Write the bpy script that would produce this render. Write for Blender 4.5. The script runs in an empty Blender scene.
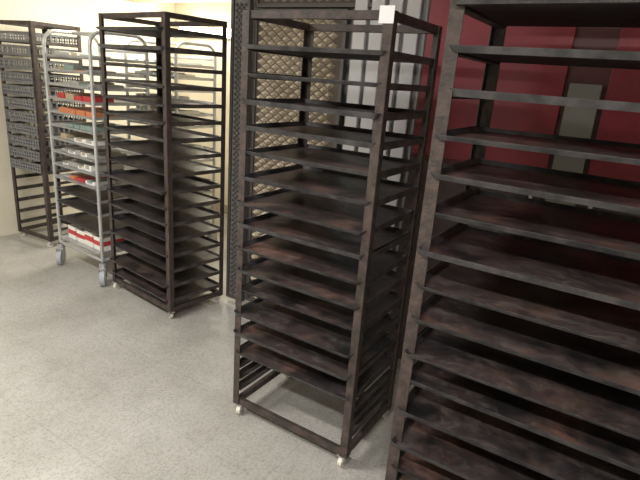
import bpy, math, random
from mathutils import Matrix, Vector
random.seed(7)
S=bpy.context.scene
S.view_settings.view_transform='Standard'
S.view_settings.look='None'

# ---------------------------------------------------------------- materials
def mat(name, base=(.5,.5,.5), rough=.5, metal=0., col2=None, scale=8., lo=.4, hi=.6, bump=0., bscale=40., rough2=None, detail=6., emis=None, es=0):
    m=bpy.data.materials.new(name); m.use_nodes=True
    nt=m.node_tree; b=nt.nodes['Principled BSDF']
    b.inputs['Base Color'].default_value=(*base,1); b.inputs['Roughness'].default_value=rough; b.inputs['Metallic'].default_value=metal
    tc=nt.nodes.new('ShaderNodeTexCoord')
    if col2:
        n=nt.nodes.new('ShaderNodeTexNoise'); n.inputs['Scale'].default_value=scale; n.inputs['Detail'].default_value=detail
        n.inputs['Roughness'].default_value=.6
        nt.links.new(tc.outputs['Object'],n.inputs['Vector'])
        r=nt.nodes.new('ShaderNodeValToRGB'); r.color_ramp.elements[0].position=lo; r.color_ramp.elements[1].position=hi
        r.color_ramp.elements[0].color=(*base,1); r.color_ramp.elements[1].color=(*col2,1)
        nt.links.new(n.outputs['Fac'],r.inputs['Fac']); nt.links.new(r.outputs['Color'],b.inputs['Base Color'])
    if bump:
        n2=nt.nodes.new('ShaderNodeTexNoise'); n2.inputs['Scale'].default_value=bscale
        nt.links.new(tc.outputs['Object'],n2.inputs['Vector'])
        bp=nt.nodes.new('ShaderNodeBump'); bp.inputs['Strength'].default_value=bump; bp.inputs['Distance'].default_value=.01
        nt.links.new(n2.outputs['Fac'],bp.inputs['Height']); nt.links.new(bp.outputs['Normal'],b.inputs['Normal'])
    if emis:
        b.inputs['Emission Color'].default_value=(*emis,1); b.inputs['Emission Strength'].default_value=es
    return m

M_frame=mat('brown_black_steel',(.040,.031,.029),.58,.1,(.10,.070,.062),26,.40,.78,.3,90)
M_rail=mat('rail_steel',(.038,.033,.032),.55,.2,(.13,.11,.105),14,.4,.75)
M_rim=mat('tray_rim_steel',(.034,.034,.039),.42,.2,(.115,.108,.11),18,.38,.75)
M_under=mat('tray_underside',(.015,.015,.018),.6,.1,(.038,.034,.036),9,.4,.7)

def tray_material(name, rust, amt, grey=.6):
    m=bpy.data.materials.new(name); m.use_nodes=True
    nt=m.node_tree; b=nt.nodes['Principled BSDF']; L=nt.links
    tc=nt.nodes.new('ShaderNodeTexCoord')
    mp=nt.nodes.new('ShaderNodeMapping'); mp.inputs['Scale'].default_value=(1,1.3,6)
    L.new(tc.outputs['Object'],mp.inputs['Vector'])
    n1=nt.nodes.new('ShaderNodeTexNoise'); n1.inputs['Scale'].default_value=3.2; n1.inputs['Detail'].default_value=7; n1.inputs['Roughness'].default_value=.58
    n1.inputs['Distortion'].default_value=.5
    L.new(mp.outputs['Vector'],n1.inputs['Vector'])
    r=nt.nodes.new('ShaderNodeValToRGB')
    e=r.color_ramp.elements; e[0].position=.38-amt; e[0].color=(.024,.021,.023,1); e[1].position=.66; e[1].color=(*rust,1)
    x=e.new(.52-amt*.5); x.color=(.072,.051,.047,1)
    L.new(n1.outputs['Fac'],r.inputs['Fac'])
    n2=nt.nodes.new('ShaderNodeTexNoise'); n2.inputs['Scale'].default_value=16; n2.inputs['Detail'].default_value=10; n2.inputs['Roughness'].default_value=.7
    n2.inputs['Distortion'].default_value=.8
    L.new(mp.outputs['Vector'],n2.inputs['Vector'])
    r2=nt.nodes.new('ShaderNodeValToRGB'); r2.color_ramp.elements[0].position=.48; r2.color_ramp.elements[1].position=.72
    r2.color_ramp.elements[0].color=(0,0,0,1); r2.color_ramp.elements[1].color=(grey,grey,grey,1)
    L.new(n2.outputs['Fac'],r2.inputs['Fac'])
    mx=nt.nodes.new('ShaderNodeMix'); mx.data_type='RGBA'
    L.new(r2.outputs['Color'],mx.inputs[0]); L.new(r.outputs['Color'],mx.inputs[6]); mx.inputs[7].default_value=(.19,.17,.165,1)
    n4=nt.nodes.new('ShaderNodeTexNoise'); n4.inputs['Scale'].default_value=5; n4.inputs['Detail'].default_value=7; n4.inputs['Roughness'].default_value=.6
    mp2=nt.nodes.new('ShaderNodeMapping'); mp2.inputs['Location'].default_value=(3,7,1); mp2.inputs['Scale'].default_value=(1,1,6)
    L.new(tc.outputs['Object'],mp2.inputs['Vector']); L.new(mp2.outputs['Vector'],n4.inputs['Vector'])
    r4=nt.nodes.new('ShaderNodeValToRGB'); r4.color_ramp.elements[0].position=.45; r4.color_ramp.elements[1].position=.64
    L.new(n4.outputs['Fac'],r4.inputs['Fac'])
    mx2=nt.nodes.new('ShaderNodeMix'); mx2.data_type='RGBA'
    L.new(r4.outputs['Color'],mx2.inputs[0]); L.new(mx.outputs[2],mx2.inputs[6]); mx2.inputs[7].default_value=(.015,.014,.016,1)
    L.new(mx2.outputs[2],b.inputs['Base Color'])
    mr=nt.nodes.new('ShaderNodeMapRange'); mr.inputs['From Min'].default_value=.3; mr.inputs['From Max'].default_value=.7
    mr.inputs['To Min'].default_value=.32; mr.inputs['To Max'].default_value=.52
    L.new(n2.outputs['Fac'],mr.inputs['Value']); L.new(mr.outputs['Result'],b.inputs['Roughness'])
    bp=nt.nodes.new('ShaderNodeBump'); bp.inputs['Strength'].default_value=.3; bp.inputs['Distance'].default_value=.005
    L.new(n2.outputs['Fac'],bp.inputs['Height']); L.new(bp.outputs['Normal'],b.inputs['Normal'])
    b.inputs['Metallic'].default_value=.08
    return m
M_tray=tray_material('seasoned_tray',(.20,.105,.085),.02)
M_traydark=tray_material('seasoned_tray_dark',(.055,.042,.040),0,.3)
M_alu=mat('aluminium',(.50,.51,.52),.45,.5,(.38,.39,.40),10,.4,.7)
M_tyre=mat('grey_tyre',(.36,.39,.44),.6)
M_cwheel=mat('cream_wheel',(.68,.65,.58),.5)
M_zinc=mat('zinc',(.45,.45,.46),.4,.6)
M_white=mat('white_carton',(.8,.79,.75),.6)
M_red=mat('red_print',(.50,.05,.05),.5)
M_orange=mat('orange_pack',(.60,.22,.10),.45)
M_kraft=mat('kraft_pack',(.45,.36,.24),.7)
M_teal=mat('teal_pack',(.25,.33,.30),.5)
M_greyp=mat('grey_pack',(.38,.37,.35),.5)
M_paper=mat('label_paper',(.85,.86,.90),.6)

# ---------------------------------------------------------------- mesh builder
class MB:
    def __init__(s): s.v=[];s.f=[];s.m=[]
    def add(s,vs,fs,m=0):
        o=len(s.v); s.v+= [tuple(x) for x in vs]
        for f in fs: s.f.append([o+i for i in f]); s.m.append(m)
    def box(s,x0,x1,y0,y1,z0,z1,m=0,T=None):
        vs=[Vector((x,y,z)) for z in (z0,z1) for y in (y0,y1) for x in (x0,x1)]
        if T: vs=[T@v for v in vs]
        s.add(vs,[(0,2,3,1),(4,5,7,6),(0,1,5,4),(2,6,7,3),(0,4,6,2),(1,3,7,5)],m)
    def cyl(s,c,ax,r,h,m=0,n=20,r2=None):
        ax=Vector(ax).normalized(); c=Vector(c); a=ax.orthogonal().normalized(); b=ax.cross(a); r2=r2 or r
        vs=[]
        for k,rr in ((-.5,r),(.5,r2)):
            for i in range(n):
                t=2*math.pi*i/n; vs.append(c+ax*h*k+a*rr*math.cos(t)+b*rr*math.sin(t))
        fs=[(i,(i+1)%n,n+(i+1)%n,n+i) for i in range(n)]+[tuple(range(n-1,-1,-1)),tuple(range(n,2*n))]
        s.add(vs,fs,m)
    def tube(s,path,r,m=0,n=10):
        P=[Vector(p) for p in path]; vs=[]; prev=None
        for i,p in enumerate(P):
            d=(P[min(i+1,len(P)-1)]-P[max(i-1,0)]).normalized()
            a=d.orthogonal().normalized() if prev is None else (prev-d*prev.dot(d)).normalized()
            prev=a; b=d.cross(a)
            for k in range(n):
                t=2*math.pi*k/n; vs.append(p+a*r*math.cos(t)+b*r*math.sin(t))
        fs=[]
        for i in range(len(P)-1):
            for k in range(n): fs.append((i*n+k,i*n+(k+1)%n,(i+1)*n+(k+1)%n,(i+1)*n+k))
        fs+= [tuple(range(n-1,-1,-1)),tuple(range((len(P)-1)*n,len(P)*n))]
        s.add(vs,fs,m)
    def rr(s,w,d,r,z,n=3):
        out=[]
        for cx,cy,a0 in ((w/2-r,d/2-r,0),(-w/2+r,d/2-r,90),(-w/2+r,-d/2+r,180),(w/2-r,-d/2+r,270)):
            for k in range(n+1):
                a=math.radians(a0+90*k/n); out.append(Vector((cx+r*math.cos(a),cy+r*math.sin(a),z)))
        return out
    def tray(s,T,w,d,h=.018,mt=0,mr=1,mu=2,sag=0):
        rings=[s.rr(w-.020,d-.020,.012,0),s.rr(w,d,.020,h),s.rr(w+.002,d+.002,.021,h+.0025),s.rr(w-.004,d-.004,.018,h+.0025),s.rr(w-.026,d-.026,.01,.0025)]
        n=len(rings[0]); vs=[T@v for R in rings for v in R]
        o=len(s.v); s.v+=[tuple(v) for v in vs]
        for i in range(len(rings)-1):
            for k in range(n):
                s.f.append([o+i*n+k,o+i*n+(k+1)%n,o+(i+1)*n+(k+1)%n,o+(i+1)*n+k]); s.m.append(mr)
        s.f.append([o+k for k in range(n-1,-1,-1)]); s.m.append(mu)
        s.f.append([o+4*n+k for k in range(n)]); s.m.append(mt)
    def build(s,name,mats,parent=None,bevel=0):
        me=bpy.data.meshes.new(name); me.from_pydata(s.v,[],s.f); me.update()
        for m in mats: me.materials.append(m)
        me.polygons.foreach_set('material_index',s.m)
        ob=bpy.data.objects.new(name,me); S.collection.objects.link(ob)
        if parent: ob.parent=parent
        if bevel:
            b=ob.modifiers.new('bevel','BEVEL'); b.width=bevel; b.segments=2; b.limit_method='ANGLE'
        return ob
def empty(name,loc,rot=0):
    e=bpy.data.objects.new(name,None); S.collection.objects.link(e); e.location=loc; e.rotation_euler=(0,0,math.radians(rot)); e.empty_display_size=.2
    return e
def caster(mb,x,y,r,w,ztop,ang,m_wheel,m_fork,m_hub=None):
    T=Matrix.Translation((x,y,0))@Matrix.Rotation(ang,4,'Z')
    off=r*.45
    c=T@Vector((off,0,r)); ax=T.to_3x3()@Vector((0,1,0))
    mb.cyl(c,ax,r,w,m_wheel,24); mb.cyl(c,ax,r*.45,w*1.25,m_fork,16)
    for sg in (-1,1):
        mb.box(-r*.35,off+r*.3,sg*(w/2+.005)-.0015,sg*(w/2+.005)+.0015,r*.8,2*r+.006,m_fork,T)
    mb.box(-r*.6,off+r*.4,-w/2-.007,w/2+.007,2*r+.004,2*r+.009,m_fork,T)
    mb.cyl(T@Vector((0,0,(2*r+.009+ztop)/2)),(0,0,1),r*.45,max(.006,ztop-2*r-.009),m_fork,16)
    mb.box(-.025,.025,-.02,.02,ztop-.004,ztop,m_fork,T)

# ---------------------------------------------------------------- dark tray rack
def tray_rack(name,loc,rot,W,D,H,z0,pitch,nlev,first_tray,skip=(),zb=.055,traymat=None,label=False,ps=.034,extra=(),norail=()):
    E=empty(name,loc,rot)
    t=.004; a=ps
    fr=MB()
    for sx in (-1,1):
        for sy in (-1,1):
            X=sx*W/2; Y=sy*D/2
            xa,xb=sorted((X,X-sx*a)); ya,yb=sorted((Y,Y-sy*t)); fr.box(xa,xb,ya,yb,zb,H)
            xa,xb=sorted((X,X-sx*t)); ya,yb=sorted((Y-sy*t,Y-sy*a)); fr.box(xa,xb,ya,yb,zb,H)
    for (zz,h) in ((zb,.030),(H-.028,.028)):
        for sy in (-1,1):
            Y=sy*(D/2-.006); ya,yb=sorted((Y,Y-sy*.022)); fr.box(-W/2+.005,W/2-.005,ya,yb,zz,zz+h)
        for sx in (-1,1):
            X=sx*(W/2-.006); xa,xb=sorted((X,X-sx*.022)); fr.box(xa,xb,-D/2+.03,D/2-.03,zz,zz+h)
    fr.build('frame',[M_frame],E,.0015)
    rl=MB()
    for z in [z0+i*pitch for i in range(nlev) if i not in norail]+list(extra):
        for sx in (-1,1):
            X=sx*(W/2-.005)
            xa,xb=sorted((X,X-sx*.003)); rl.box(xa,xb,-D/2+.004,D/2-.004,z-.001,z+.022)
            xa,xb=sorted((X-sx*.003,X-sx*.034)); rl.box(xa,xb,-D/2+.004,D/2-.004,z-.001,z+.002)
    rl.build('support_rails',[M_rail],E)
    if first_tray<nlev:
        tr=MB()
        for i in range(first_tray,nlev):
            if i in skip: continue
            z=z0+i*pitch
            dy=random.uniform(-.035,.008)
            T=Matrix.Translation((random.uniform(-.003,.003),dy,z+.004))@Matrix.Rotation(random.uniform(-.012,.012),4,'Z')@Matrix.Rotation(random.uniform(-.008,.008),4,'X')@Matrix.Rotation(random.uniform(-.003,.003),4,'Y')
            tr.tray(T,W-.024,D+.01,random.choice((.012,.015,.018)))
        tr.build('baking_trays',[traymat or M_tray,M_rim,M_under],E)
    cs=MB()
    for sx in (-1,1):
        for sy in (-1,1):
            caster(cs,sx*(W/2-.025),sy*(D/2-.025),.023,.018,zb,random.uniform(0,6.28),0,1)
    cs.build('casters',[M_cwheel,M_zinc],E)
    if label:
        lb=MB(); lb.box(W/2-.050,W/2+.002,-D/2-.003,-D/2-.0015,H-.040,H+.012); lb.build('paper_label',[M_paper],E)
    return E

tray_rack('baking_tray_rack',(-.504+.39,1.60,0),0,.78,.44,1.93,.182,.1115,16,0,ps=.040)
tray_rack('baking_tray_rack',(-1.062,1.795,0),0,.62,.44,1.765,.125,.1,16,2,label=True,norail=(0,1),extra=(.135,.195,.255))
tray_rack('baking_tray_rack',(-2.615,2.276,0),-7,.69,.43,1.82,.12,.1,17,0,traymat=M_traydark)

# ---------------------------------------------------------------- crate rack (far left)
E=tray_rack('crate_rack',(-4.29,2.48,0),3,.46,.42,1.79,.13,.1,16,99)
cr=MB()
def crate(mb,T,w,d,h):
    mb.box(-w/2,w/2,-d/2,d/2,0,.006,0,T)
    for sy in (-1,1):
        for z in (.004,h-.018): mb.box(-w/2,w/2,sy*d/2-.004,sy*d/2+.004,z,z+.016,0,T)
        n=12
        for k in range(n+1):
            x=-w/2+w*k/n; mb.box(x-.006,x+.006,sy*d/2-.003,sy*d/2+.003,0,h,1,T)
        mb.box(-w/2,w/2,sy*d/2-.002,sy*d/2+.002,h*.45,h*.55,1,T)
    for sx in (-1,1):
        for z in (.004,h-.018): mb.box(sx*w/2-.004,sx*w/2+.004,-d/2,d/2,z,z+.016,0,T)
        for k in range(10):
            y=-d/2+d*k/9; mb.box(sx*w/2-.003,sx*w/2+.003,y-.006,y+.006,0,h,1,T)
for i in range(5,16):
    crate(cr,Matrix.Translation((random.uniform(-.004,.004),-.01,.13+i*.1+.004)),.40,.42,.078)
cr.build('plastic_crates',[mat('crate_plastic',(.11,.115,.125),.45,0,(.18,.185,.195),15,.4,.7),mat('crate_slats',(.19,.20,.21),.5)],E)

# ---------------------------------------------------------------- silver trolleys
def trolley(loc,rot,rear=False):
    E=empty('product_trolley',loc,rot)
    W,D,H=.58,.42,1.72
    fr=MB()
    for sx in (-1,1):
        x=sx*W/2; pts=[(x,-D/2,.165),(x,-D/2,H-.09)]
        for k in range(1,6):
            a=math.pi/2*k/5; pts.append((x,-D/2+.09-.09*math.cos(a),H-.09+.09*math.sin(a)))
        for k in range(0,6):
            a=math.pi/2*k/5; pts.append((x,D/2-.09+.09*math.sin(a),H-.09+.09*math.cos(a)))
        pts+=[(x,D/2,.165)]
        fr.tube(pts,.0125)
        fr.tube([(x,-D/2,.18),(x,D/2,.18)],.012)
    for y in (-D/2,D/2):
        fr.tube([(-W/2,y,.18),(W/2,y,.18)],.012)
    fr.tube([(-W/2,D/2,H-.1),(W/2,D/2,H-.1)],.012)
    fr.tube([(-W/2,0,H),(W/2,0,H)],.010)
    lv=[.21,.37]+[.50+i*.095 for i in range(12)]
    for z in lv:
        for sx in (-1,1):
            X=sx*(W/2-.012); xa,xb=sorted((X,X-sx*.03)); fr.box(xa,xb,-D/2,D/2,z,z+.003); xa,xb=sorted((X,X+sx*.003)); fr.box(xa,xb,-D/2,D/2,z,z+.02)
    fr.build('tubular_frame',[M_alu],E)
    tr=MB(); td=MB()
    for i,z in enumerate(lv):
        T=Matrix.Translation((0,-.01,z+.004))
        (td if i in (1,2,3) else tr).tray(T,W-.045,D+.02,.014)
    tr.build('aluminium_trays',[M_alu,M_alu,M_zinc],E)
    td.build('dark_trays',[M_traydark,M_rim,M_under],E)
    pk=MB()
    for i,z in enumerate(lv):
        if i in (1,2,3): continue
        x=-.24
        while x<.2:
            w=random.uniform(.06,.13); h=random.uniform(.015,.045)
            dd=random.uniform(.14,.34); mi=random.choice((0,5,3,5,4,5,0,3,2))
            if i==0: h=random.uniform(.09,.12); mi=0; w=.11; dd=.3
            if rear: mi=random.choice((0,0,0,3,5,0)); h=max(h,.03) if i else h
            elif i==9: mi=2; h=.035
            elif i==10 and random.random()<.5: mi=1
            elif i==4 and random.random()<.4: mi=1
            if x+w>.25: break
            T=Matrix.Translation((x+w/2,-.17+dd/2,z+.0075))@Matrix.Rotation(random.uniform(-.05,.05),4,'Z')
            pk.box(-w/2,w/2,-dd/2,dd/2,0,h,mi,T)
            if i==0: pk.box(-w/2-.0005,w/2+.0005,-dd/2-.0006,dd/2,h*.35,h*.75,1,T)
            elif mi==0: pk.box(-w/2*.6,w/2*.6,-dd/2-.0006,dd/2*.7,h*.3,h+.0006,random.choice((5,4,3)),T)
            x+=w+.008
    pk.build('product_packets',[M_white,M_red,M_orange,M_kraft,M_teal,M_greyp],E,.004)
    cs=MB()
    for sx in (-1,1):
        for sy in (-1,1):
            caster(cs,sx*W/2,sy*D/2,.060,.034,.168,random.uniform(-.6,.6)+(-1.2),0,1)
    cs.build('casters',[M_tyre,M_zinc],E)
trolley((-3.37,2.34,0),-4)
trolley((-3.42,3.06,0),0,True)

# ---------------------------------------------------------------- room
def tile_floor():
    m=bpy.data.materials.new('speckled_floor_tile'); m.use_nodes=True; nt=m.node_tree; b=nt.nodes['Principled BSDF']; L=nt.links
    tc=nt.nodes.new('ShaderNodeTexCoord')
    br=nt.nodes.new('ShaderNodeTexBrick'); br.offset=0; br.inputs['Scale'].default_value=1
    br.inputs['Brick Width'].default_value=.33; br.inputs['Row Height'].default_value=.33; br.inputs['Mortar Size'].default_value=.002; br.inputs['Mortar Smooth'].default_value=.6
    br.inputs['Color1'].default_value=(.445,.435,.415,1); br.inputs['Color2'].default_value=(.43,.42,.40,1); br.inputs['Mortar'].default_value=(.345,.335,.315,1)
    L.new(tc.outputs['Object'],br.inputs['Vector'])
    n=nt.nodes.new('ShaderNodeTexVoronoi'); n.inputs['Scale'].default_value=140
    L.new(tc.outputs['Object'],n.inputs['Vector'])
    r=nt.nodes.new('ShaderNodeValToRGB'); r.color_ramp.elements[0].position=.0; r.color_ramp.elements[0].color=(.66,.65,.63,1); r.color_ramp.elements[1].position=.6; r.color_ramp.elements[1].color=(1.06,1.06,1.06,1)
    L.new(n.outputs['Color'],r.inputs['Fac'])
    n3=nt.nodes.new('ShaderNodeTexNoise'); n3.inputs['Scale'].default_value=2.6; n3.inputs['Detail'].default_value=8
    L.new(tc.outputs['Object'],n3.inputs['Vector'])
    r3=nt.nodes.new('ShaderNodeValToRGB'); r3.color_ramp.elements[0].position=.35; r3.color_ramp.elements[0].color=(.80,.79,.77,1); r3.color_ramp.elements[1].position=.62; r3.color_ramp.elements[1].color=(1,1,1,1)
    L.new(n3.outputs['Fac'],r3.inputs['Fac'])
    m1=nt.nodes.new('ShaderNodeMix'); m1.data_type='RGBA'; m1.blend_type='MULTIPLY'; m1.inputs[0].default_value=.8
    m2=nt.nodes.new('ShaderNodeMix'); m2.data_type='RGBA'; m2.blend_type='MULTIPLY'; m2.inputs[0].default_value=1
    L.new(br.outputs['Color'],m1.inputs[6]); L.new(r.outputs['Color'],m1.inputs[7])
    L.new(m1.outputs[2],m2.inputs[6]); L.new(r3.outputs['Color'],m2.inputs[7]); L.new(m2.outputs[2],b.inputs['Base Color'])
    b.inputs['Roughness'].default_value=.38
    return m
XL,XR,YF,YB,HC=-4.62,2.0,-2.2,4.2,2.45
def slab(name,x0,x1,y0,y1,z0,z1,m):
    b=MB(); b.box(x0,x1,y0,y1,z0,z1); return b.build(name,[m])
M_wall=mat('pale_cream_wall',(.72,.67,.55),.8,0,(.78,.73,.62),3,.35,.7,.1,60)
M_wallg=mat('grey_wall',(.30,.29,.28),.8,0,(.36,.35,.33),3,.35,.7)
M_ceil=mat('ceiling_paint',(.70,.68,.64),.9,0,(.74,.72,.68),2,.4,.6)
slab('floor',XL-.1,XR+.1,YF-.1,YB+.1,-.05,0,tile_floor())
slab('ceiling',XL-.1,XR+.1,YF-.1,YB+.1,HC,HC+.05,M_ceil)
slab('wall_left',XL-.1,XL,YF,YB,0,HC,M_wall)
slab('wall_back',XL-.1,-2.25,YB,YB+.1,0,HC,M_wall)
slab('wall_front',XL-.1,XR+.1,YF-.1,YF,0,HC,M_wall)
slab('wall_right',XR,XR+.1,YF,2.6,0,HC,M_wall)
slab('wall_rack_side',-2.25,XR+.1,2.60,2.72,0,HC,M_wallg)
slab('wall_return',-2.25,-2.15,2.72,YB,0,HC,M_wall)
slab('trim_beam',XL,-2.25,3.5,3.7,2.12,HC,mat('beam_tan',(.42,.35,.25),.8))
slab('baseboard_back',XL,-2.25,YB-.015,YB,0,.1,mat('baseboard_paint',(.4,.33,.25),.6))

def lattice(name,x0,x1,z0,z1,y,pw,ph,mats,depth=.02):
    b=MB(); b.box(x0,x1,y,y+.02,z0,z1,1)
    nz=int((z1-z0)/ph*2); nx=int((x1-x0)/pw)
    for j in range(1,nz):
        z=z0+j*ph/2
        for i in range(nx):
            x=x0+(i+.5+(.5 if j%2 else 0))*pw
            if x+pw*.45>x1: continue
            w=pw*.47; h=ph*.40
            vs=[(x-w,y,z),(x,y,z-h),(x+w,y,z),(x,y,z+h),(x-w*.45,y-depth,z+h*.15),(x,y-depth*1.1,z-h*.25),(x+w*.45,y-depth,z+h*.15),(x,y-depth*.8,z+h*.5)]
            b.add(vs,[(0,1,5,4),(1,2,6,5),(2,3,7,6),(3,0,4,7),(4,5,6,7)],0)
    f=.02
    for a in ((x0-f,x0,z0,z1),(x1,x1+f,z0,z1),(x0-f,x1+f,z1,z1+f),(x0-f,x1+f,z0-f,z0)):
        b.box(a[0],a[1],y-.012,y+.02,a[2],a[3],2)
    return b.build(name,mats)
M_beige=mat('lattice_beige',(.38,.32,.24),.5,0,(.53,.46,.36),6,.4,.6)
M_gap=mat('lattice_gap',(.08,.062,.05),.8)
M_dk=mat('lattice_dark',(.08,.075,.075),.6)
M_dkgap=mat('lattice_dark_gap',(.18,.17,.16),.8)
lattice('lattice_screen_panel',-2.09,-1.50,.05,1.88,2.545,.070,.052,[M_beige,M_gap,M_dk])
lattice('lattice_screen_panel',-2.235,-2.13,.05,1.95,2.50,.034,.034,[M_dk,M_dkgap,M_dk],.01)
lattice('lattice_screen_panel',-2.09,-1.3,1.93,2.38,2.545,.06,.045,[mat('lattice_grey',(.34,.33,.30),.6),M_gap,M_dk])

b=MB()
b.box(-1.46,-1.04,2.56,2.60,.1,2.3,0)
for k in range(4):
    x=-1.40+k*.098; b.box(x-.038,x+.038,2.53,2.56,.12,2.28,1)
b.build('ribbed_wall_radiator',[mat('rad_back',(.30,.30,.31),.6),mat('rad_enamel',(.48,.48,.50),.45)],None,.006)

b=MB()
b.box(-.98,.62,2.42,2.58,.08,2.3,0)
for x0,x1 in ((-.97,-.34),(-.18,.60)):
    b.box(x0,x1,2.405,2.42,1.22,2.28,1)
    b.box(x0,x1,2.405,2.42,.1,1.20,4)
b.box(-.32,-.20,2.395,2.42,.08,1.60,2)
for x in (-.38,-.14): b.box(x-.008,x+.008,2.38,2.405,.95,1.12,3)
for x in (-.9,.54): b.box(x-.03,x+.03,2.43,2.5,0,.08,2)
b.build('red_storage_cabinet',[mat('cab_body',(.07,.015,.02),.5),mat('cab_red',(.22,.013,.028),.5,0,(.14,.01,.02),3,.4,.6),mat('cab_grey',(.20,.20,.19),.5),M_zinc,mat('cab_dark',(.045,.03,.032),.5)],None,.003)

# ---------------------------------------------------------------- lamps
M_tube=mat('tube_glow',(1,1,1),.4,emis=(1,.95,.80),es=14)
def batten(name,x,y,z,L,wall=False):
    b=MB()
    if wall:
        b.box(x-L/2,x+L/2,y-.05,y,z-.05,z+.05,0); b.cyl((x,y-.095,z),(1,0,0),.045,L*.96,1,16)
    else:
        b.box(x-L/2,x+L/2,y-.05,y+.05,z-.05,z,0); b.cyl((x,y,z-.07),(1,0,0),.016,L*.96,1,16)
    return b.build(name,[M_white,M_tube])
batten('fluorescent_batten',-4.08,YB,1.90,.7,True)
batten('fluorescent_batten',-2.6,.2,HC,1.2)
batten('fluorescent_batten',-.2,-.4,HC,1.2)
batten('fluorescent_batten',-3.4,2.7,HC,1.2)
def area(x,y,z,sx,sy,e,col,rot=(0,0,0)):
    l=bpy.data.lights.new('tube_light','AREA'); l.shape='RECTANGLE'; l.size=sx; l.size_y=sy; l.energy=e; l.color=col
    o=bpy.data.objects.new('tube_light',l); S.collection.objects.link(o); o.location=(x,y,z); o.rotation_euler=rot
W1=(1,.97,.915)
area(-2.6,.2,HC-.1,1.2,.12,76,W1)
area(-.2,-.4,HC-.1,1.2,.12,64,W1)
area(-3.4,2.7,HC-.1,1.2,.12,32,(1,.93,.78))
area(-3.9,YB-.16,1.88,.8,.1,26,(1,.93,.75),(math.radians(-90),0,0))
w=bpy.data.worlds.new('World'); S.world=w; w.use_nodes=True
w.node_tree.nodes['Background'].inputs[0].default_value=(.9,.9,1,1); w.node_tree.nodes['Background'].inputs[1].default_value=.2

# ---------------------------------------------------------------- camera
th=math.radians(17.7); hd=Vector((-.520,.854,0)).normalized()
F=hd*math.cos(th)+Vector((0,0,-math.sin(th))); R0=Vector((hd.y,-hd.x,0)); D0=-hd*math.sin(th)-Vector((0,0,math.cos(th)))
Cx=.9971*R0-.0763*D0; Cd=.0763*R0+.9971*D0
Mx=Matrix((Cx,-Cd,-F)).transposed().to_4x4(); Mx.translation=(0,0,1.55)
c=bpy.data.cameras.new('Camera'); c.lens=28.7; c.sensor_width=36; c.clip_start=.02
co=bpy.data.objects.new('Camera',c); S.collection.objects.link(co); co.matrix_world=Mx; S.camera=co
